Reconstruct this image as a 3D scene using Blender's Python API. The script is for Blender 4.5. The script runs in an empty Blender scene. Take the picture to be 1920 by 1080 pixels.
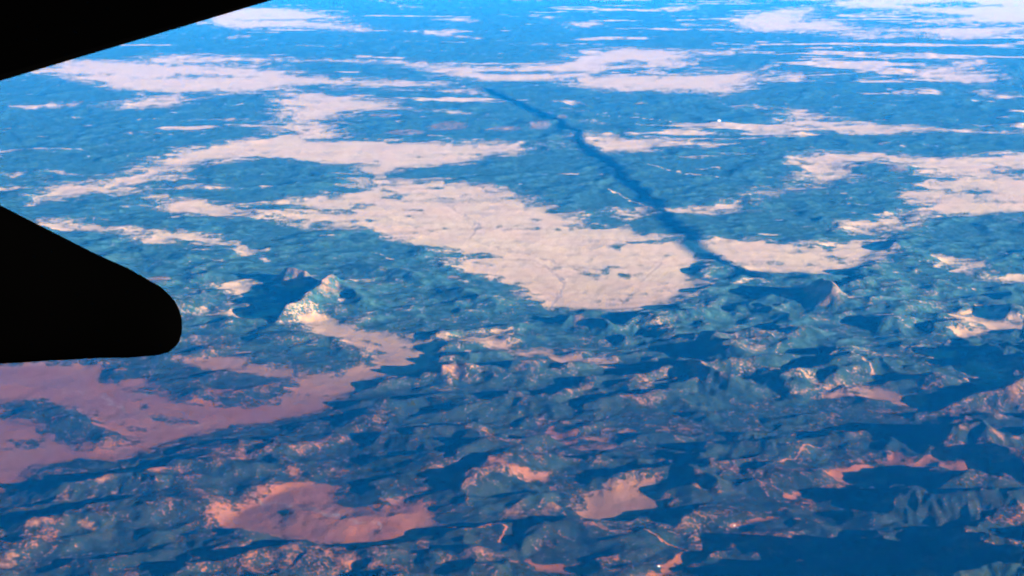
import bpy, bmesh, math, random
import numpy as np

# ------------------------------------------------------------------ camera, sky, sun, exposure
scene = bpy.context.scene
C = bpy.context.collection
ALT = 10000.0                       # flying height above the plateau, metres
PITCH = 16.3                        # degrees below the horizon
HFOV = 45.0
F = 960.0 / math.tan(math.radians(HFOV / 2))      # focal length in pixels of the 1920 wide photo

cam_data = bpy.data.cameras.new('camera')
cam = bpy.data.objects.new('camera', cam_data)
C.objects.link(cam)
cam.location = (0, 0, ALT)
cam.rotation_euler = (math.radians(90 - PITCH), 0, 0)
cam_data.angle = math.radians(HFOV)
cam_data.clip_start = 0.5
cam_data.clip_end = 900000
scene.camera = cam

SUN_EL, SUN_AZ = 11.0, 112.0         # azimuth clockwise from +Y (straight ahead)
sd = np.array([math.sin(math.radians(SUN_AZ)) * math.cos(math.radians(SUN_EL)),
               math.cos(math.radians(SUN_AZ)) * math.cos(math.radians(SUN_EL)),
               math.sin(math.radians(SUN_EL))])
world = bpy.data.worlds.new('World')
scene.world = world
world.use_nodes = True
wn = world.node_tree
wn.nodes.clear()
sky = wn.nodes.new('ShaderNodeTexSky')
sky.sky_type = 'NISHITA'
sky.sun_disc = False
sky.sun_elevation = math.radians(SUN_EL)
sky.sun_rotation = math.radians(SUN_AZ)
sky.altitude = 2000
bg = wn.nodes.new('ShaderNodeBackground')
bg.inputs['Strength'].default_value = 0.05
wo = wn.nodes.new('ShaderNodeOutputWorld')
hs = wn.nodes.new('ShaderNodeHueSaturation')         # the photo's film-like, very blue sky light
hs.inputs['Saturation'].default_value = 1.7
wn.links.new(sky.outputs[0], hs.inputs['Color'])
wn.links.new(hs.outputs[0], bg.inputs['Color'])
wn.links.new(bg.outputs[0], wo.inputs['Surface'])

sun_data = bpy.data.lights.new('sun', 'SUN')
sun_data.energy = 5.0
sun_data.angle = math.radians(0.2)
sun_data.color = (1.0, 0.86, 0.72)
sun = bpy.data.objects.new('sun', sun_data)
C.objects.link(sun)
sun.location = (20000, -9000, 12000)
from mathutils import Vector
sun.rotation_euler = Vector(sd).to_track_quat('Z', 'Y').to_euler()

scene.view_settings.view_transform = 'Standard'
scene.view_settings.look = 'None'
scene.view_settings.exposure = 2.68
scene.view_settings.gamma = 1.0
scene.render.engine = 'CYCLES'
cy = scene.cycles
cy.max_bounces = 4
cy.diffuse_bounces = 1
cy.volume_bounces = 1
cy.use_adaptive_sampling = False
cy.filter_width = 1.9
cy.transparent_max_bounces = 4
cy.use_denoising = True
cy.denoising_input_passes = 'RGB'
cy.denoising_prefilter = 'NONE'

# ------------------------------------------------------------------ helpers
cp, sp_ = math.cos(math.radians(PITCH)), math.sin(math.radians(PITCH))
def ray(px, py):
    """direction of a photo pixel, depth 1 along the viewing axis"""
    a, b = (px - 960.0) / F, (540.0 - py) / F
    return np.array([a, cp + b * sp_, -sp_ + b * cp])
def at(px, py, z=0.0):
    """the spot of the land at height z that the photo shows at a pixel"""
    d = ray(px, py)
    t = (z - ALT) / d[2]
    return np.array([d[0] * t, d[1] * t])
def near(px, py, depth):
    d = ray(px, py) * depth
    return Vector((d[0], d[1], d[2] + ALT))
def pts(s):
    return [tuple(float(v) for v in p.split(',')) for p in s.split()]
def tag(o, label=None, cat=None, group=None, kind=None):
    for k, v in (('label', label), ('category', cat), ('group', group), ('kind', kind)):
        if v: o[k] = v
    return o
def obj(name, bm, m=None, parent=None, smooth=False):
    me = bpy.data.meshes.new(name)
    bm.to_mesh(me); bm.free()
    if m: me.materials.append(m)
    if smooth:
        me.polygons.foreach_set('use_smooth', [True] * len(me.polygons))
    o = bpy.data.objects.new(name, me)
    C.objects.link(o)
    if parent: o.parent = parent
    return o
def material(name):
    m = bpy.data.materials.new(name)
    m.use_nodes = True
    return m, m.node_tree, m.node_tree.nodes['Principled BSDF']

# ------------------------------------------------------------------ procedural noise
_rs = np.random.RandomState(7)
_perm = _rs.permutation(1024).astype(np.int32)
_perm = np.concatenate([_perm, _perm])
_ang = _rs.rand(1024) * 2 * np.pi
_gx, _gy = np.cos(_ang).astype(np.float32), np.sin(_ang).astype(np.float32)
def gnoise(x, y, seed=0):
    x = x + seed * 37.17; y = y + seed * 91.73
    xi = np.floor(x); yi = np.floor(y)
    fx = (x - xi).astype(np.float32); fy = (y - yi).astype(np.float32)
    xi = xi.astype(np.int64) & 1023; yi = yi.astype(np.int64) & 1023
    u = fx * fx * fx * (fx * (fx * 6 - 15) + 10); v = fy * fy * fy * (fy * (fy * 6 - 15) + 10)
    def g(ix, iy, dx, dy):
        h = _perm[_perm[ix & 1023] + (iy & 1023)]
        return _gx[h] * dx + _gy[h] * dy
    a = g(xi, yi, fx, fy); b = g(xi + 1, yi, fx - 1, fy)
    c = g(xi, yi + 1, fx, fy - 1); d = g(xi + 1, yi + 1, fx - 1, fy - 1)
    return ((a + u * (b - a)) + v * ((c + u * (d - c)) - (a + u * (b - a)))) * 1.45
def fbm(x, y, wl, octs=4, seed=0, gain=0.5):
    s = 0; a = 1.0; t = 0
    for k in range(octs):
        s = s + a * gnoise(x / wl, y / wl, seed + k * 3); t += a
        a *= gain; wl /= 2.03
    return s / t * 2.0
def ridged(x, y, wl, octs=5, seed=0, gain=0.5):
    s = 0; a = 1.0; t = 0; w = 1.0
    for k in range(octs):
        n = 1.0 / (1.0 + (gnoise(x / wl, y / wl, seed + k * 5) * 3.4) ** 2)
        s = s + a * n * w; t += a
        w = 0.25 + 0.75 * n
        a *= gain; wl /= 2.07
    return s / t
def smooth(e0, e1, v):
    t = np.clip((v - e0) / (e1 - e0), 0, 1)
    return t * t * (3 - 2 * t)

# ------------------------------------------------------------------ the land's grid: fine near, coarser far
NC, NR = 1500, 1250
tv = np.linspace(1.0, 0.0, NR)
ang = np.radians(1.7 + (34.5 - 1.7) * tv)          # depression of each row
dist = ALT / np.tan(ang)
dist = np.concatenate([[5000.0, 9000.0], dist])
NR = len(dist)
tu = np.linspace(-0.60, 0.60, NC)                  # sideways slope of each column
X = (dist[:, None] * tu[None, :])
Y = np.repeat(dist[:, None], NC, axis=1)

def inside(poly, x, y):
    """even-odd test of ground points against a polygon in ground metres"""
    p = np.array(poly)
    out = np.zeros(x.shape, bool)
    x0, y0 = p.min(0); x1, y1 = p.max(0)
    sel = np.nonzero((x.ravel() >= x0) & (x.ravel() <= x1) & (y.ravel() >= y0) & (y.ravel() <= y1))[0]
    if len(sel) == 0: return out
    xs = x.ravel()[sel]; ys = y.ravel()[sel]
    ins = np.zeros(len(sel), bool)
    for i in range(len(p)):
        xa, ya = p[i]; xb, yb = p[i - 1]
        if ya == yb: continue
        c = ((ya > ys) != (yb > ys)) & (xs < (xb - xa) * (ys - ya) / (yb - ya) + xa)
        ins ^= c
    out.ravel()[sel] = ins
    return out
def blur(a, ry, rx):
    for ax, r in ((0, ry), (1, rx)):
        if r < 1: continue
        for _ in range(2):
            pad = [(0, 0), (0, 0)]; pad[ax] = (r + 1, r)
            c = np.cumsum(np.pad(a, pad, mode='edge'), axis=ax)
            n = a.shape[ax]
            a = (np.take(c, range(2 * r + 1, 2 * r + 1 + n), axis=ax) - np.take(c, range(0, n), axis=ax)) / (2 * r + 1)
    return a

# edges of every patch wander a little, more so far off
wsc = np.clip(Y / 30000, 0.5, 3.0)
WX = X + wsc * (260 * fbm(X, Y, 900, 5, 11, 0.7) + 750 * fbm(X / 3.5, Y, 480, 4, 13, 0.75))
WY = Y + wsc * (380 * fbm(X, Y, 1000, 6, 12, 0.7))

# open grassland and dry lake beds, outlines on the land
OPEN = """
45,137 90,122 140,110 180,111 205,119 300,122 420,126 520,130 560,145 640,150 760,152 860,165 930,178 800,170 700,162 620,157 540,160 500,165 460,175 400,172 350,178 330,200 270,206 225,205 215,198 260,190 300,180 260,170 220,165 180,160 240,156 130,152 120,145 180,138 170,134 120,138 60,142
270,118 290,106 330,100 380,106 480,108 620,113 740,113 800,118 860,125 960,130 1040,122 1085,112 1090,98 1060,92 1000,84 960,82 1000,80 1050,85 1057,70 1065,88 1090,95 1130,96 1170,90 1200,92 1260,95 1330,98 1400,97 1380,104 1290,108 1260,112 1310,120 1270,130 1210,126 1180,130 1120,138 1100,142 1050,150 960,152 900,152 840,140 800,130 740,120 600,117 480,116 380,117
1060,152 1090,148 1150,144 1210,142 1280,145 1330,135 1380,132 1410,140 1400,150 1380,165 1370,185 1395,195 1440,200 1420,207 1400,205 1340,180 1270,165 1230,165 1180,178 1130,168 1090,160
540,190 520,170 600,175 700,188 760,203 860,212 960,218 930,223 850,220 760,213 720,207 680,206 650,208 630,215 615,240 640,258 740,268 850,270 950,270 1030,265 1000,275 950,290 930,297 900,300 850,312 780,310 725,320 720,325 740,340 780,345 815,335 825,345 850,340 880,350 920,352 960,362 985,370 1000,388 1040,395 1080,410 1100,425 1140,435 1180,420 1150,415 1170,400 1120,390 1130,388 1180,390 1215,400 1180,425 1200,440 1240,445 1290,450 1310,470 1300,480 1320,490 1290,510 1310,530 1300,545 1250,570 1240,588 1180,585 1120,580 1080,580 1040,575 1030,590 1000,600 990,590 1020,575 1010,560 980,545 930,520 880,510 830,490 800,470 790,462 740,445 700,430 640,425 600,425 550,420 540,410 600,405 650,400 660,385 640,378 650,365 700,350 690,330 670,315 620,310 560,300 500,297 480,290 430,295 400,300 340,325 300,330 260,350 220,360 180,365 150,370 120,375 60,390 45,385 70,370 110,360 60,358 0,360 0,352 60,352 110,348 150,350 220,340 260,320 300,300 340,285 400,275 440,270 500,262 540,250 550,235 545,215 535,200
1315,450 1340,447 1400,450 1440,455 1480,462 1530,470 1570,460 1620,450 1600,438 1580,430 1550,425 1600,420 1650,415 1700,405 1725,395 1715,380 1700,372 1725,355 1735,330 1720,312 1690,300 1760,300 1800,298 1850,292 1920,288 2100,280 2100,398 1920,397 1860,400 1760,405 1720,415 1660,440 1650,460 1660,475 1720,475 1780,480 1840,495 1810,505 1780,500 1700,475 1650,480 1620,490 1620,510 1590,515 1500,517 1440,515 1400,510 1370,495 1340,480 1315,465
1470,300 1490,290 1530,288 1600,285 1660,290 1720,295 1780,300 1730,305 1690,300 1620,297 1600,305 1590,320 1595,335 1570,345 1530,352 1500,360 1470,365 1440,370 1400,385 1360,402 1300,400 1240,400 1222,396 1240,390 1310,390 1340,385 1390,380 1400,370 1370,358 1320,352 1340,350 1400,360 1440,358 1480,350 1510,340 1515,325 1490,312
1440,200 1500,203 1540,215 1560,230 1640,235 1730,238 1800,245 1920,248 2000,250 2000,254 1920,253 1840,252 1760,248 1700,245 1640,255 1590,255 1580,245 1500,240 1460,235 1480,228 1500,228 1480,215 1450,205
1085,270 1110,240 1100,225 1150,228 1120,235 1115,245 1160,258 1220,262 1350,268 1280,270 1225,275 1230,285 1190,290 1140,285 1095,278
1560,0 2100,-30 2100,60 1920,55 1880,65 1840,72 1780,85 1760,95 1720,105 1680,110 1640,118 1660,105 1760,90 1800,80 1770,65 1700,60 1580,62 1660,55 1740,50 1840,48 1700,35 1620,25 1590,18 1560,8
1700,140 1760,125 1800,115 1840,105 1870,118 1900,130 1830,120 1800,130 1870,140 1870,155 1830,160 1790,152 1720,148
1820,165 1850,170 1920,185 1920,192 1860,185 1820,175
1440,35 1500,45 1560,38 1600,48 1640,55 1580,57 1500,58 1440,60
1560,62 1640,65 1740,68 1620,76 1580,75
1480,73 1540,68 1500,76
1560,130 1640,135 1620,138 1570,137
1650,167 1700,175 1760,190 1720,185 1680,178
1610,195 1670,198 1640,201
440,12 520,14 480,5 560,20 640,30 680,35 560,36 600,45 700,48 700,60 650,68 600,65 690,62 560,50 480,52 420,55 380,30
700,-5 740,5 790,12 810,18 760,15 710,3
780,38 870,33 910,38 900,45 840,40
820,55 860,55 855,65 960,80 900,76 820,68 780,62
1048,48 1080,41 1140,42 1110,52 1090,60 1070,60 1085,52
990,33 1050,31 1070,33 1030,39
1240,15 1300,8 1330,18 1250,24
1270,48 1310,40 1330,30 1315,45 1300,52 1360,54 1280,50
1360,40 1410,28 1440,20 1540,10 1480,45 1440,62 1410,62 1390,50
400,72 440,68 470,62 460,72 420,76
1410,128 1450,122 1470,130 1430,135
1380,90 1420,82 1430,92 1400,95
1440,148 1480,135 1520,140 1530,150 1470,155
1015,186 1060,187 1110,198 1080,201 1030,192
840,172 880,172 925,180 900,181
20,205 40,198 120,195 200,195 120,202 40,207
220,245 250,253 255,265 240,272 225,285 215,283 222,276 238,266 225,255
400,225 470,222 430,230
400,237 490,236 420,242
335,218 370,222 385,225 370,215
0,325 40,325 50,330 30,337 0,342
70,322 130,320 150,330 100,332
70,305 120,310 90,309
60,410 90,402 120,415 150,428 240,430 250,425 235,430 175,410 190,407 210,420 260,430 340,437 350,440 400,442 440,455 480,465 520,490 515,495 480,485 460,480 430,465 400,462 370,455 340,445 330,455 300,465 270,458 262,450 300,445 260,440 160,435 100,432
265,365 320,362 330,372 380,378 420,385 450,392 480,390 480,405 430,410 400,408 370,402 330,398 290,395 230,390 250,388 290,392 300,380 280,372
310,408 350,410 360,412 320,414
455,420 480,417 480,425 460,424
300,350 330,325 340,320 355,318 340,330 350,340 320,345
520,375 560,370 620,375 660,380 660,390 640,395 570,390 520,385
500,400 540,402 600,400 620,405 610,415 580,420 610,432 560,432 540,420
480,350 520,352 500,358 480,365
1770,505 1840,485 1850,492 1810,500 1820,515 1790,525
1860,515 1920,512 1960,520 1920,545 1900,535
1640,515 1700,517 1710,520 1670,522
1810,548 1860,560 1875,570 1910,580 1960,590 1880,575 1850,565
1795,600 1820,578 1850,585 1890,592 1880,600 1900,612 1960,600 1960,625 1880,628 1840,638 1800,637 1790,632 1815,622 1820,612 1800,600
1720,610 1730,620 1780,630 1800,637 1770,628 1700,610 1640,598 1690,600
1690,650 1760,665 1770,655 1790,675 1800,690 1850,685 1880,705 1890,715 1900,735 1910,745 1900,755 1840,758 1840,745 1830,740 1820,705 1790,685 1740,675 1720,670 1700,655
1440,700 1500,712 1540,725 1600,730 1640,737 1700,740 1755,758 1730,765 1690,760 1600,752 1540,748 1460,732 1530,742 1560,740 1500,725 1440,710
1180,1080 1240,1060 1260,1040 1300,1040 1340,1020 1350,1005 1400,985 1440,975 1450,960 1500,930 1530,920 1560,905 1600,885 1620,865 1650,850 1665,855 1700,870 1740,865 1770,860 1820,855 1920,875 2000,880 2000,910 1920,905 1860,900 1800,895 1720,885 1680,878 1660,885 1660,905 1620,910 1600,920 1560,935 1520,945 1480,950 1440,985 1400,1000 1370,1015 1320,1050 1280,1065 1250,1100 1150,1120
1090,960 1130,930 1160,915 1190,900 1250,905 1245,925 1240,935 1200,960 1170,965 1160,985 1150,1010 1130,985 1100,970
400,990 440,970 490,945 510,915 550,908 620,920 700,945 760,940 835,955 820,975 800,995 770,1005 740,1025 720,1040 620,1035 600,1020 520,1005 460,1000
650,1080 690,1050 705,1050 680,1080
800,1050 860,1055 900,1080 840,1080
960,1045 1000,1055 1080,1065 1180,1080 1080,1075 980,1060
-200,700 0,685 150,683 230,700 300,735 350,750 420,765 460,760 500,765 530,755 545,735 560,725 510,715 530,712 560,705 600,705 640,700 680,690 705,680 700,660 660,655 620,640 580,620 540,605 500,590 520,580 560,585 600,600 640,610 700,625 760,640 815,640 820,650 800,660 780,670 790,690 830,695 790,700 740,710 680,715 640,735 600,740 600,755 540,765 500,770 495,790 470,795 420,800 370,815 310,835 270,850 240,870 170,865 110,870 60,875 15,900 0,930 -200,960
340,670 400,672 470,680 560,690 560,705 500,712 420,700 350,690
370,585 410,578 415,590 470,595 480,605 420,600 380,592
900,650 960,640 1000,655 1080,670 1180,690 1120,697 1050,685 980,665
830,640 900,635 960,620 990,600 1010,600 1020,590 985,612 960,625 930,650 900,652
1010,790 1040,800 1070,835 1060,850 1030,830
1080,830 1160,820 1190,800 1180,820 1150,838
470,800 500,762 560,748 620,728 680,698 740,670 800,655 830,690 740,712 660,738 600,768 540,778
400,535 440,528 460,520 480,545 500,590 470,590 440,560
"""
# woods and dark ground lying inside the open land
WOODS = """
620,245 640,225 700,208 760,207 860,216 960,222 1010,225 1025,232 1000,245 930,262 860,266 780,268 700,262 650,258
725,325 760,312 860,311 925,308 905,330 870,345 840,348 815,340 780,345 745,340 730,330
695,357 730,353 745,350 765,352 760,365 730,372 705,378 715,370 740,360
785,375 800,362 822,355 820,365 805,375 790,380
765,405 830,407 800,412 780,409
640,395 680,398 700,410 680,418 640,410
660,385 700,384 690,391 665,391
815,465 860,463 900,470 940,480 955,486 900,484 850,485 820,478
1050,462 1080,462 1060,468
1210,450 1260,455 1240,464 1190,460
1790,345 1830,348 1860,365 1845,370 1815,360
1790,303 1820,300 1815,310 1795,310
1575,430 1600,430 1625,447 1590,455 1560,470 1530,465 1520,455 1570,445
1440,487 1470,490 1450,500 1390,495
1600,478 1670,480 1640,484
1500,498 1560,502 1520,506
1530,288 1570,283 1600,288 1570,294
1700,150 1730,146 1760,152
1790,140 1830,128 1860,135 1830,140
335,200 350,196 380,197 390,205 370,213 340,210
395,215 420,195 440,188 455,195 450,203 420,220 405,222
0,738 60,748 120,765 180,795 240,830 250,845 180,845 110,820 50,805 0,790
170,700 230,690 260,705 240,715 190,712
330,690 400,700 420,715 380,725 340,705
420,740 480,745 500,755 450,758
250,800 290,795 300,812 270,820
290,780 330,775 350,790 310,795
10,830 50,815 60,840 20,855
620,925 700,935 710,960 690,975 660,955
690,945 745,948 740,975 720,970 705,960
1665,850 1690,845 1710,865 1690,868
1540,465 1600,452 1590,460 1560,470
1600,32 1700,22 1850,30 1750,36
1700,45 1900,40 2000,48 1800,52
1650,8 1800,4 1950,12 1750,15
1560,16 1640,14 1700,20 1620,24
1740,328 1790,322 1830,335 1780,340
1840,320 1900,312 1960,325 1880,330
700,140 790,136 800,146 730,148
300,140 380,136 440,142 350,146
1120,118 1200,112 1230,120 1150,124
"""
op = np.zeros(X.shape, np.float32)
streak = fbm(X / 2.2, Y, 1500, 5, 150, 0.6)
patch = fbm(X, Y, 700, 5, 160, 0.62)
for line in OPEN.strip().splitlines():
    op[inside([at(*p) for p in pts(line)], WX, WY)] = 1
for line in WOODS.strip().splitlines():
    op[inside([at(*p) for p in pts(line)], WX, WY)] = 0
rag = fbm(X / 1.5, Y, 1000, 7, 155, 0.75)
tight, wide = blur(op, 1, 3), blur(op, 8, 32)
op = smooth(0.28, 0.74, np.maximum(0.5 * tight + 0.5 * wide, 0.78 * tight) + 0.62 * rag)

# ------------------------------------------------------------------ relief
plain = 0.5 * blur(op, 9, 12) + 0.5 * blur(op, 26, 36)
flat = np.maximum(smooth(0.12, 0.72, plain), 0.9 * blur(smooth(0.3, 0.8, blur(op, 3, 5)), 4, 6))
rough = 0.34 + 0.66 * (1 - smooth(24000, 44000, Y))
nearf = 1 - smooth(25000, 46000, Y)
# gentler country around the left valley and between the twin mesa and the big plain
for px, py, rx, ry, k in ((330, 760, 420, 130, 0.42), (700, 560, 420, 90, 0.6), (640, 970, 260, 70, 0.45), (1180, 950, 110, 70, 0.6), (1440, 970, 260, 70, 0.35), (560, 760, 200, 50, 0.5)):
    c = at(px, py); ex = at(px + rx, py); ey = at(px, py - ry)
    rough = rough * (1 - (1 - k) * np.exp(-((X - c[0]) / (ex[0] - c[0])) ** 2 - ((Y - c[1]) / (ey[1] - c[1])) ** 2))
amp = (1 - flat) * rough * 1.05
u_ = X * 0.80 + Y * 0.20 + 250 * fbm(X, Y, 2500, 3, 31)
v_ = Y * 1.15 - X * 0.22 + 250 * fbm(X, Y, 2500, 3, 32)
base_h = 135 * fbm(u_, v_, 2600, 2, 40, 0.4) + 135 * fbm(u_ * 0.9, v_ * 1.1, 880, 3, 43, 0.40) + 90 * fbm(u_, v_, 5200, 2, 44) \
    + 55 * (ridged(u_, v_, 1500, 3, 46, 0.45) - 0.45)
base_h = base_h + 75
base_h = 0.5 * (base_h + np.sqrt(base_h ** 2 + 70.0 ** 2)) - 15
dX = np.gradient(X, axis=1); dY = np.gradient(Y, axis=0)
def slopes(h):
    hy_, hx_ = np.gradient(h)
    sx = hx_ / dX
    return sx, (hy_ - sx * np.gradient(X, axis=0)) / dY
def gullies(x, y, dx, dy):
    """stripes that run down the slope, cell by cell: gullies and spurs"""
    ix = np.floor(x); iy = np.floor(y)
    fx = (x - ix).astype(np.float32); fy = (y - iy).astype(np.float32)
    ix = ix.astype(np.int64); iy = iy.astype(np.int64)
    v = np.zeros(x.shape, np.float32); s_ = v.copy(); wt = v.copy()
    for i in (-1, 0, 1):
        for j in (-1, 0, 1):
            hsh = _perm[_perm[(ix - i) & 1023] + ((iy - j) & 1023)]
            px_ = fx + i - 0.5 - _gx[hsh] * 0.3; py_ = fy + j - 0.5 - _gy[hsh] * 0.3
            w = np.exp(-2.6 * (px_ * px_ + py_ * py_)); m = (px_ * dx + py_ * dy) * 6.2832
            v += np.cos(m) * w; s_ -= np.sin(m) * w; wt += w
    return v / wt, s_ / wt * dx, s_ / wt * dy
# named ridges and peaks: crest pixels, height above the plain, half width, all in metres
RIDGES = """
536,500 572,505 ; 480 ; 330
430,492 470,496 ; 120 ; 350
620,514 602,536 575,556 540,570 ; 450 ; 330
620,525 680,560 ; 200 ; 500
1538,524 1558,540 ; 520 ; 430
1500,545 1440,555 ; 170 ; 420
832,690 850,682 878,686 ; 300 ; 300
885,662 930,660 ; 200 ; 260
960,685 1010,690 ; 230 ; 320
1070,592 1120,598 1140,606 ; 260 ; 330
1230,590 1290,586 1340,582 ; 240 ; 330
1290,682 1340,700 1372,708 ; 360 ; 420
1790,800 1835,790 1850,800 ; 520 ; 520
1860,650 1900,660 1920,670 ; 420 ; 520
1960,640 2060,660 ; 600 ; 700
1420,570 1480,590 ; 200 ; 500
1800,1078 1900,1075 2000,1070 ; 800 ; 750
2040,1030 2250,1040 ; 1100 ; 1000
1720,925 1800,930 1920,925 ; 380 ; 500
1560,1040 1650,1040 ; 170 ; 400
1600,965 1660,970 ; 150 ; 380
1500,982 1540,990 ; 120 ; 300
1950,850 1880,830 ; 420 ; 450
110,908 150,903 210,896 290,900 ; 260 ; 380
60,985 120,975 180,970 ; 260 ; 420
330,872 400,868 480,872 ; 190 ; 350
570,800 640,806 700,800 ; 110 ; 300
680,752 760,752 860,742 ; 160 ; 300
940,745 1040,760 ; 210 ; 350
720,815 800,830 ; 220 ; 380
1160,885 1260,880 ; 220 ; 350
1290,880 1340,900 ; 260 ; 330
1380,830 1440,835 ; 230 ; 350
1560,660 1660,680 ; 200 ; 500
1750,610 1800,600 ; 200 ; 400
560,960 640,975 740,968 ; 110 ; 420
1790,900 1880,905 ; 250 ; 380
700,500 800,520 ; 170 ; 600
860,540 920,560 ; 170 ; 500
990,230 1030,225 ; 170 ; 700
760,222 900,232 ; 130 ; 700
1620,305 1680,310 ; 200 ; 800
"""
def seg_dist(ps, hs, x, y):
    best = np.full(x.shape, 1e9)
    for (xa, ya), (xb, yb) in zip(ps[:-1], ps[1:]):
        dx, dy = xb - xa, yb - ya
        t = np.clip(((x - xa) * dx + (y - ya) * dy) / (dx * dx + dy * dy), 0, 1)
        best = np.minimum(best, np.hypot(x - xa - t * dx, y - ya - t * dy))
    return best
hero = np.zeros(X.shape)
for line in RIDGES.strip().splitlines():
    a, h, w = line.split(';')
    h, w = float(h), float(w)
    ps = [tuple(at(px, py, h)) for px, py in pts(a)]
    cx = np.mean([p[0] for p in ps]); cyy = np.mean([p[1] for p in ps])
    L = max(np.hypot(p[0] - cx, p[1] - cyy) for p in ps) + 3.2 * w
    rows = np.nonzero(np.abs(Y[:, 0] - cyy) < L)[0]
    if len(rows) == 0: continue
    r0, r1 = rows[0], rows[-1] + 1
    xs, ys = X[r0:r1], Y[r0:r1]
    wx = xs + 0.30 * w * fbm(xs, ys, 1100, 3, 110); wy = ys + 0.30 * w * fbm(xs, ys, 1100, 3, 111)
    d = seg_dist(ps, h, wx, wy) / (w * (1 + 0.22 * fbm(xs, ys, 700, 3, 101)))
    hero[r0:r1] = np.maximum(hero[r0:r1], h * np.exp(-np.power(d, 1.35)))

total = np.maximum(amp * base_h * 1.15, 0.4 * amp * base_h + hero)
slx, sly = slopes(total)
dirx, diry = (sly * 5.5).astype(np.float32), (-slx * 5.5).astype(np.float32)
ln = np.hypot(dirx, diry) + 1e-6
k = np.minimum(ln, 1.25) / ln
dirx *= k; diry *= k
er = np.zeros(X.shape, np.float32); ax_ = er.copy(); ay_ = er.copy()
cell, a_ = 1150.0, 1.0
for o_ in range(4):
    v, gx_, gy_ = gullies(X / cell, Y / cell, dirx + 0.9 * ay_, diry - 0.9 * ax_)
    er += a_ * v; ax_ += a_ * gx_; ay_ += a_ * gy_
    cell *= 0.5; a_ *= 0.38
steep = smooth(0.0, 0.16, np.hypot(slx, sly))
H = total + (amp * 13 + np.minimum(hero * 0.08, 20)) * er * (0.5 + 0.5 * steep) + amp * 4 * fbm(X, Y, 260, 3, 48)
H = H + amp * 45
H = H + flat * (8 * fbm(X, Y, 1500, 4, 80)) + 3 * fbm(X, Y, 300, 3, 90)
H = blur(H, 1, 1)
ridge_top = smooth(0.1, 1.0, er)

# ------------------------------------------------------------------ ground cover per vertex
farf = smooth(45000, 90000, Y)
wild = smooth(0.38, 0.95, 0.45 * patch + 0.75 * streak + 0.05 * farf) * (1 - 0.35 * farf)
farm = smooth(33000, 60000, Y)
streak2 = fbm(X / 3.2, Y, 5200, 6, 158, 0.62) + 0.25 * smooth(-5000, 30000, X) * farf
wild = np.maximum(wild, farm * smooth(0.42, 0.75, streak2 + 0.3 * streak))          # openings in the woods
clumps = smooth(0.12, 0.65, 0.5 * fbm(X, Y, 520, 5, 170, 0.62) + 0.5 * fbm(X / 2, Y, 1800, 4, 180, 0.6))
openness = op * (1 - 0.75 * clumps)
openness = openness * (1 - 0.8 * farm * smooth(0.25, 0.7, -streak2 + 0.4 * rag))
openness = blur(openness.astype(np.float32), 1, 1)
openness = np.maximum(openness, (1 - op) * wild * 0.75)
# scrub and thin woodland where the open land runs out into the forest
scrub = smooth(0.02, 0.55, wide) * smooth(-0.45, 0.45, fbm(X / 1.6, Y, 1300, 6, 175, 0.72))
openness = np.maximum(openness, (1 - op) * scrub * 0.8)
openness = openness * (1 - 0.55 * op * (1 - smooth(0.35, 0.95, wide)) * smooth(-0.3, 0.5, fbm(X / 1.6, Y, 800, 6, 176, 0.7)))
# drier, barer tops in the near hills
bare = smooth(-0.2, 0.9, fbm(X, Y, 2300, 5, 190, 0.65) + 0.5 * patch + 0.003 * (base_h - 60))
openness = np.maximum(openness, (1 - op) * nearf * np.clip(0.12 + 0.26 * bare + 0.14 * (ridge_top - 0.3) + 0.14 * patch, 0.04, 0.55))
rock = np.zeros(X.shape, np.float32)
ROCKS = """
556,512,30,15,420
530,508,8,5,300
612,532,26,16,380
560,572,20,7,150
1546,540,40,18,430
1475,552,10,6,200
1556,548,26,12,330
1515,545,14,8,250
852,690,26,10,250
895,662,28,5,150
985,690,26,9,180
1090,600,10,8,160
1120,600,18,10,180
1345,580,22,6,180
1308,583,8,5,180
1362,705,14,10,320
1300,700,16,6,150
1010,232,22,8,120
950,240,30,6,100
840,236,40,7,90
760,248,40,6,60
720,215,30,4,80
1055,219,10,4,60
1030,212,7,3,60
1268,278,4,3,0
1297,279,4,3,0
1320,282,5,3,0
1430,270,5,3,0
1588,315,7,4,60
1653,272,5,2,0
1680,312,20,7,180
1800,800,26,14,380
1870,822,14,7,300
1900,815,10,5,300
1890,740,12,16,200
130,911,26,6,220
185,902,26,8,230
215,923,16,5,200
45,988,24,9,240
85,988,14,9,200
120,930,18,8,200
160,992,26,5,180
10,1050,18,10,200
370,860,24,6,220
310,862,10,4,180
415,868,14,5,180
1585,890,18,6,120
1705,890,12,5,150
1900,870,14,7,150
1690,930,18,5,220
1590,955,24,5,150
1487,981,6,5,120
1530,978,9,8,150
1445,1022,10,6,100
1760,1075,50,12,350
780,1010,24,6,60
290,528,26,9,60
300,520,14,5,60
850,520,12,4,60
760,505,10,4,60
1380,1035,26,6,0
1310,905,14,14,150
970,955,30,8,120
1040,945,16,8,120
"""
for line in ROCKS.strip().splitlines():
    px, py, rx, ry, h = (float(v) for v in line.split(','))
    c = at(px, py, h); ex = at(px + rx, py, h); ey = at(px, py - ry, h)
    ax, ay = abs(ex[0] - c[0]), abs(ey[1] - c[1])
    d = np.hypot((X + 120 * patch * 1.5 - c[0]) / ax, (Y + 250 * patch - c[1]) / ay)
    rock = np.maximum(rock, 1 - smooth(0.6, 1.15, d))
rock = 0.9 * rock * smooth(-0.55, 0.2, fbm(X, Y, 260, 4, 200, 0.7))

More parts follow.
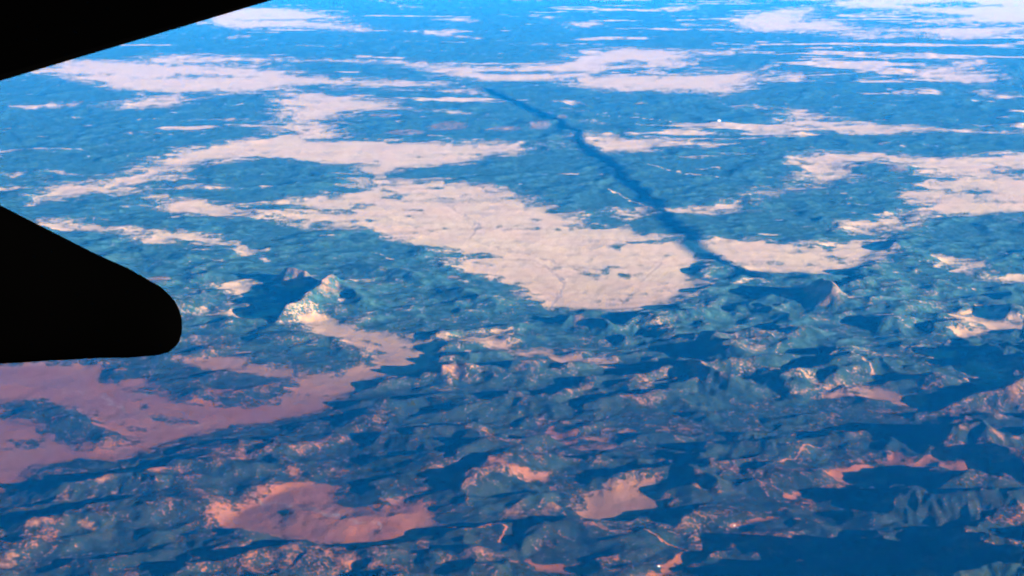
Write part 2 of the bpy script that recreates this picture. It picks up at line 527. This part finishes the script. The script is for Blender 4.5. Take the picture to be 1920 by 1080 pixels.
# thin tracks and dry creeks
LINES = """
545,205 560,222 548,238 552,255 575,262 610,270 ; 40
1045,550 1043,565 1025,590 1000,610 ; 30
1165,572 1180,555 1200,545 1250,540 ; 25
1630,430 1660,445 1640,460 1560,470 1480,475 ; 60
700,402 800,430 900,455 1000,480 1080,500 1150,510 ; 28
960,485 1010,490 1060,530 1050,560 ; 28
1180,470 1240,495 1200,530 1150,545 ; 24
840,385 900,420 880,450 ; 26
120,730 230,760 330,800 420,790 ; 16
470,935 600,965 720,1000 ; 14
240,740 300,735 ; 30
"""
TRACKS = """
1100,215 1200,222 1280,232 1400,245 1500,262 ; 45
1215,310 1280,325 1350,335 ; 60
1140,360 1200,385 1225,398 ; 60
700,475 740,490 ; 40
1600,680 1640,715 ; 35
600,730 650,790 ; 25
840,995 900,998 950,1003 935,1030 ; 30
1170,1012 1230,1030 1290,1040 ; 40
1050,970 1090,990 1150,1015 ; 40
1440,940 1400,900 1540,850 ; 25
"""
creek = np.zeros(X.shape, np.float32)
for src, arr in ((LINES, creek), (TRACKS, openness)):
    for line in src.strip().splitlines():
        a, w = line.split(';'); w = float(w)
        ps = [tuple(at(*p)) for p in pts(a)]
        d = seg_dist(ps, 0, X + 90 * patch, Y + 200 * patch) / w
        arr[:] = np.maximum(arr, np.clip(1.3 - d, 0, 1) * 0.8)

openness = np.minimum(openness, 1 - 0.6 * smooth(60, 160, hero))
red_and_dim = np.clip((1 - smooth(20500, 39000, Y)) * (1 + 0.15 * fbm(X, Y, 5000, 3, 210)), 0, 1)  # red soil; near land also dimmed in colour for vignette and thinner haze

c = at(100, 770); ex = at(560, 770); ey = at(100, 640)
red_and_dim = np.clip(red_and_dim + 0.45 * np.exp(-((X - c[0]) / (ex[0] - c[0])) ** 2 - ((Y - c[1]) / (ey[1] - c[1])) ** 2), 0, 1)

# ------------------------------------------------------------------ mesh
def grid_mesh(name, x, y, z, attrs):
    nr, nc = x.shape
    me = bpy.data.meshes.new(name)
    co = np.stack([x, y, z], -1).reshape(-1, 3).astype(np.float32)
    idx = np.arange(nr * nc).reshape(nr, nc)
    q = np.stack([idx[:-1, :-1], idx[:-1, 1:], idx[1:, 1:], idx[1:, :-1]], -1).reshape(-1, 4).astype(np.int32)
    me.vertices.add(len(co)); me.vertices.foreach_set('co', co.ravel())
    me.loops.add(q.size); me.loops.foreach_set('vertex_index', q.ravel())
    me.polygons.add(len(q))
    me.polygons.foreach_set('loop_start', np.arange(0, q.size, 4, dtype=np.int32))
    me.polygons.foreach_set('use_smooth', np.ones(len(q), bool))
    me.update(calc_edges=True)
    for k, v in attrs.items():
        a = me.attributes.new(k, 'FLOAT', 'POINT')
        a.data.foreach_set('value', v.ravel().astype(np.float32))
    return me
H[0:2] = 0
me = grid_mesh('ground', X, Y, H, {'openness': openness, 'rock': rock, 'creek': creek, 'red_and_dim': red_and_dim})
ground = bpy.data.objects.new('ground', me)
C.objects.link(ground)
tag(ground, kind='structure')

gm, nt, bsdf = material('land')
L_, N_ = nt.links, nt.nodes
def attr(n):
    a = N_.new('ShaderNodeAttribute'); a.attribute_name = n; return a.outputs['Fac']
def noise(scale, detail=3, rough=0.6):
    n = N_.new('ShaderNodeTexNoise'); n.inputs['Scale'].default_value = scale
    n.inputs['Detail'].default_value = detail; n.inputs['Roughness'].default_value = rough
    L_.new(tc.outputs['Object'], n.inputs['Vector']); return n.outputs['Fac']
def math_(op_, a, b=None, c=None, clamp=False):
    m = N_.new('ShaderNodeMath'); m.operation = op_; m.use_clamp = clamp
    for i, v in enumerate((a, b, c)):
        if v is None: continue
        if isinstance(v, (int, float)): m.inputs[i].default_value = v
        else: L_.new(v, m.inputs[i])
    return m.outputs[0]
def mix(f, a, b):
    m = N_.new('ShaderNodeMix'); m.data_type = 'RGBA'
    for s, v in (('Factor', f),):
        if isinstance(v, (int, float)): m.inputs[0].default_value = v
        else: L_.new(v, m.inputs[0])
    for i, v in ((6, a), (7, b)):
        if isinstance(v, tuple): m.inputs[i].default_value = (*v, 1)
        else: L_.new(v, m.inputs[i])
    return m.outputs[2]
def ramp(v, a, b):
    m = N_.new('ShaderNodeMapRange'); m.interpolation_type = 'SMOOTHSTEP'
    L_.new(v, m.inputs[0]); m.inputs[1].default_value = a; m.inputs[2].default_value = b
    return m.outputs[0]
tc = N_.new('ShaderNodeTexCoord')
n_tree = noise(0.022, 3, 0.7)
n_mid = noise(0.0035, 4, 0.65)
n_big = noise(0.0006, 4, 0.6)
n_sp = noise(0.0085, 4, 0.75)
n_rock = noise(0.012, 6, 0.8)
mp = N_.new('ShaderNodeMapping'); mp.inputs['Scale'].default_value = (0.35, 1, 1)
L_.new(tc.outputs['Object'], mp.inputs['Vector'])
n_str = noise(0.0016, 7, 0.72)
L_.new(mp.outputs[0], n_str.node.inputs['Vector'])
# woods: dark pine, bare soil showing between the trees
soil = mix(attr('red_and_dim'), (0.43, 0.300, 0.165), (0.135, 0.043, 0.013))
soil = mix(ramp(n_big, 0.35, 0.65), soil, mix(attr('red_and_dim'), (0.43, 0.280, 0.17), (0.110, 0.033, 0.012)))
soil = mix(math_('MULTIPLY', ramp(n_mid, 0.45, 0.75), 0.5), soil, mix(attr('red_and_dim'), (0.22, 0.17, 0.13), (0.09, 0.045, 0.030)))
soil = mix(math_('MULTIPLY', ramp(n_str, 0.42, 0.70), 0.6), soil, mix(attr('red_and_dim'), (0.22, 0.17, 0.12), (0.085, 0.040, 0.026)))
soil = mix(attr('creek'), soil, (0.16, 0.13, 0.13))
pine = mix(ramp(n_mid, 0.3, 0.7), mix(attr('red_and_dim'), (0.012, 0.046, 0.046), (0.005, 0.007, 0.006)),  # distance haze put into the pine colour: darker near, more cyan far
           mix(attr('red_and_dim'), (0.036, 0.098, 0.096), (0.016, 0.016, 0.011)))
pine = mix(math_('MULTIPLY', ramp(n_sp, 0.42, 0.60), 0.7), pine, (0.006, 0.018, 0.020))
cover = math_('ADD', attr('openness'), math_('MULTIPLY', math_('SUBTRACT', n_tree, 0.5), 1.5))
cover = math_('ADD', cover, math_('MULTIPLY', math_('SUBTRACT', n_mid, 0.5), 0.7))
cover = math_('ADD', cover, math_('MULTIPLY', math_('SUBTRACT', n_sp, 0.5), 1.4))
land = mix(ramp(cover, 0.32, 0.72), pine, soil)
rockc = mix(ramp(n_rock, 0.38, 0.62), mix(attr('red_and_dim'), (0.06, 0.042, 0.03), (0.05, 0.024, 0.013)), mix(attr('red_and_dim'), (0.22, 0.135, 0.075), (0.16, 0.07, 0.028)))
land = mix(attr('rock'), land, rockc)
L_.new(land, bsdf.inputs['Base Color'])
bsdf.inputs['Roughness'].default_value = 1.0
bsdf.inputs['Specular IOR Level'].default_value = 0.0
bump = N_.new('ShaderNodeBump'); bump.inputs['Distance'].default_value = 30.0
bump.inputs['Strength'].default_value = 0.3
L_.new(n_tree, bump.inputs['Height'])
L_.new(bump.outputs[0], bsdf.inputs['Normal'])
me.materials.append(gm)

# the plateau goes on beyond the detailed part
bm = bmesh.new()
R = 480000
for v in ((-R, -R / 2), (R, -R / 2), (R, R), (-R, R)): bm.verts.new((v[0], v[1], -250))
bm.faces.new(bm.verts)
pm, pnt, pb = material('far_plateau')
pb.inputs['Base Color'].default_value = (0.2, 0.16, 0.13, 1); pb.inputs['Roughness'].default_value = 1
tag(obj('plateau', bm, pm), kind='structure')

# ------------------------------------------------------------------ the few pale buildings one can make out
def ground_z(x, y):
    i = int(np.argmin(np.abs(Y[:, 0] - y)))
    j = int(np.argmin(np.abs(X[i] - x)))
    return float(H[max(i - 1, 0):i + 2, max(j - 1, 0):j + 2].min())
wall_m, _, wall_b = material('white_metal_wall'); wall_b.inputs['Base Color'].default_value = (0.45, 0.44, 0.42, 1)
roof_m, _, roof_b = material('pale_metal_roof'); roof_b.inputs['Base Color'].default_value = (0.40, 0.40, 0.39, 1)
roof_b.inputs['Roughness'].default_value = 0.6
door_m, _, door_b = material('dark_door'); door_b.inputs['Base Color'].default_value = (0.10, 0.09, 0.09, 1)
def box(bm, x0, x1, y0, y1, z0, z1):
    v = [bm.verts.new(p) for p in ((x0, y0, z0), (x1, y0, z0), (x1, y1, z0), (x0, y1, z0), (x0, y0, z1), (x1, y0, z1), (x1, y1, z1), (x0, y1, z1))]
    for f in ((3, 2, 1, 0), (4, 5, 6, 7), (0, 1, 5, 4), (1, 2, 6, 5), (2, 3, 7, 6), (3, 0, 4, 7)): bm.faces.new([v[i] for i in f])
def building(px, py, L, W, Hh, turn, label, group=None):
    x, y = at(px, py, 40)
    e = bpy.data.objects.new('farm_shed' if L < 90 else 'storage_hall', None); C.objects.link(e)
    e.location = (x, y, ground_z(x, y)); e.rotation_euler = (0, 0, turn)
    tag(e, label, 'building', group)
    bm = bmesh.new(); box(bm, -L / 2, L / 2, -W / 2, W / 2, -6, Hh); obj('wall', bm, wall_m, e)
    bm = bmesh.new(); o_ = 0.05 * W; r_ = Hh + 0.28 * W
    a = [bm.verts.new(p) for p in ((-L / 2 - o_, -W / 2 - o_, Hh), (-L / 2 - o_, 0, r_), (-L / 2 - o_, W / 2 + o_, Hh))]
    b = [bm.verts.new((L / 2 + o_, v.co.y, v.co.z)) for v in a]
    bm.faces.new(a); bm.faces.new(b[::-1])
    for i in range(3): bm.faces.new((a[i], a[(i + 1) % 3], b[(i + 1) % 3], b[i]))
    bmesh.ops.recalc_face_normals(bm, faces=bm.faces); obj('roof', bm, roof_m, e)
    bm = bmesh.new(); box(bm, -0.12 * L, 0.12 * L, -W / 2 - 0.4, -W / 2 - 0.02, -4, Hh * 0.75); obj('door', bm, door_m, e)
building(1348, 230, 150, 90, 60, 0.2, 'large white hall standing alone in the far dark woods, right of the diagonal shadow line')
building(1376, 990, 34, 22, 11, 0.3, 'small white shed at the left end of the row in the lower right valley', 'white sheds in a row')
building(1384, 993, 38, 22, 11, -0.2, 'small white shed in the middle of the row in the lower right valley', 'white sheds in a row')
building(1394, 995, 34, 24, 12, 0.5, 'small white shed at the right end of the row in the lower right valley', 'white sheds in a row')
building(1235, 1064, 40, 26, 16, 0.1, 'lone white shed beside the reddish valley floor at the bottom edge')
building(1764, 893, 44, 26, 14, 0.2, 'left of two white sheds on the dark lower edge of the lower right valley')
building(1804, 897, 40, 24, 13, -0.3, 'right of two white sheds on the dark lower edge of the lower right valley')

# ------------------------------------------------------------------ aircraft wing outside the window
wm, wnt, wb = material('wing_shade_black')  # near-black base colour holds the shade of a grey, backlit wing
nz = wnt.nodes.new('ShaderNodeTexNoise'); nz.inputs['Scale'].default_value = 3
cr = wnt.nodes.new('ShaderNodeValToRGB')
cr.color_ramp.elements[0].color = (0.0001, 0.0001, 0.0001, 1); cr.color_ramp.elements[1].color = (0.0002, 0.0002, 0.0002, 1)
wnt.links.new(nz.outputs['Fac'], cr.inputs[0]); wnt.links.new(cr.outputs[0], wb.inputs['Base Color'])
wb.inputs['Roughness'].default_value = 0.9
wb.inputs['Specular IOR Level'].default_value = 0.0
base = near(-620, 330, 6.6)
wing = bpy.data.objects.new('aircraft_wing', None)
C.objects.link(wing); wing.location = base
tag(wing, 'black silhouette of the aircraft wing reaching in from the left edge of the picture', 'aircraft wing')
def loc(v): return v - base
bm = bmesh.new()
te = [(near(-640, 333, 6.2), 4.2), (near(0, 146, 8.6), 3.4), (near(500, 0, 12.0), 2.6), (near(1000, -146, 17.5), 1.4)]
rings = []
for p, ch in te:
    fwd = Vector((-1, 0.10, 0.06)).normalized(); up = Vector((0, 0, 1))
    ring = []
    for t, th in ((0, .006), (.12, .03), (.4, .075), (.75, .075), (.95, .04), (1, .0), (.95, -.03), (.75, -.04), (.4, -.03), (.12, -.012), (0, -.006)):
        ring.append(bm.verts.new(loc(p + fwd * ch * t + up * ch * th)))
    rings.append(ring)
for a, b in zip(rings[:-1], rings[1:]):
    for i in range(len(a)):
        bm.faces.new((a[i], a[(i + 1) % len(a)], b[(i + 1) % len(a)], b[i]))
bm.faces.new(rings[0]); bm.faces.new(list(reversed(rings[-1])))
bmesh.ops.recalc_face_normals(bm, faces=bm.faces)
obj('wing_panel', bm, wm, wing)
# flap track fairing: a canoe-shaped pod tapering to a rounded tail
bm = bmesh.new()
prof = [(-620, 388, 300), (-400, 440, 262), (-200, 486, 205), (0, 533.5, 149), (100, 556, 120), (180, 574, 98), (240, 587, 84),
        (280, 597, 71), (300, 601, 64), (315, 606, 55), (326, 608, 45), (334, 610, 33), (339, 611, 18), (341, 611.5, 3)]
rings = []
for px, py, r in prof:
    depth = 6.4 + 0.0006 * px
    c = near(px, py, depth); rr = r * depth / F
    ring = []
    for k in range(40):
        t = 2 * math.pi * k / 40
        s, q = math.cos(t), math.sin(t)
        ring.append(bm.verts.new(loc(c + Vector((0, cp, -sp_)) * (0.55 * rr * s) + Vector((0, sp_, cp)) * (rr * q))))
    rings.append(ring)
for a, b in zip(rings[:-1], rings[1:]):
    for i in range(40): bm.faces.new((a[i], a[(i + 1) % 40], b[(i + 1) % 40], b[i]))
bm.faces.new(rings[0]); bm.faces.new(list(reversed(rings[-1])))
bmesh.ops.recalc_face_normals(bm, faces=bm.faces)
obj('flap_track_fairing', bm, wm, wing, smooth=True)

# ------------------------------------------------------------------ contrail whose shadow crosses the plateau
cm, cnt, cb = material('contrail_ice')
cb.inputs['Base Color'].default_value = (0.85, 0.87, 0.9, 1); cb.inputs['Roughness'].default_value = 1
CT = 6200.0
off = np.array([sd[0], sd[1]]) / sd[2]
way = [(905, 168), (975, 198), (1040, 232), (1090, 275), (1150, 328), (1222, 393), (1262, 432), (1308, 468), (1350, 500), (1400, 525)]
rnd = random.Random(5)
bm = bmesh.new(); rings = []
dense = []
for (a, b) in zip(way[:-1], way[1:]):
    for k in range(6):
        t = k / 6
        dense.append(at(a[0] + (b[0] - a[0]) * t, a[1] + (b[1] - a[1]) * t))
for g in dense:
    c = Vector((g[0] + off[0] * CT, g[1] + off[1] * CT, CT))
    rings.append([bm.verts.new(c + Vector((math.cos(t) * rnd.uniform(140, 152), 0, math.sin(t) * rnd.uniform(85, 90))))
                  for t in [2 * math.pi * k / 14 for k in range(14)]])
for a, b in zip(rings[:-1], rings[1:]):
    for i in range(14): bm.faces.new((a[i], a[(i + 1) % 14], b[(i + 1) % 14], b[i]))
bm.faces.new(rings[0]); bm.faces.new(list(reversed(rings[-1])))
bmesh.ops.recalc_face_normals(bm, faces=bm.faces)
tag(obj('contrail', bm, cm, smooth=True), 'long white contrail that throws the dark diagonal line on the plateau', 'contrail')

# ------------------------------------------------------------------ haze
hm = bpy.data.materials.new('haze'); hm.use_nodes = True
hn = hm.node_tree; hn.nodes.clear()
vo = hn.nodes.new('ShaderNodeVolumePrincipled')
vo.inputs['Color'].default_value = (0.003, 0.215, 0.78, 1)
vo.inputs['Absorption Color'].default_value = (1, 1, 1, 1)
vo.inputs['Density'].default_value = 0.46e-5
vo.inputs['Anisotropy'].default_value = 0.0
ho = hn.nodes.new('ShaderNodeOutputMaterial')
hn.links.new(vo.outputs[0], ho.inputs['Volume'])
bm = bmesh.new()
bmesh.ops.create_cube(bm, size=1.0)
for v in bm.verts:
    v.co = ((v.co.x) * 2 * 500000, 130000 + v.co.y * 2 * 370000, 4950 + v.co.z * 10404)
tag(obj('haze', bm, hm), 'pale blue haze thickening towards the distance', 'haze', kind='stuff')
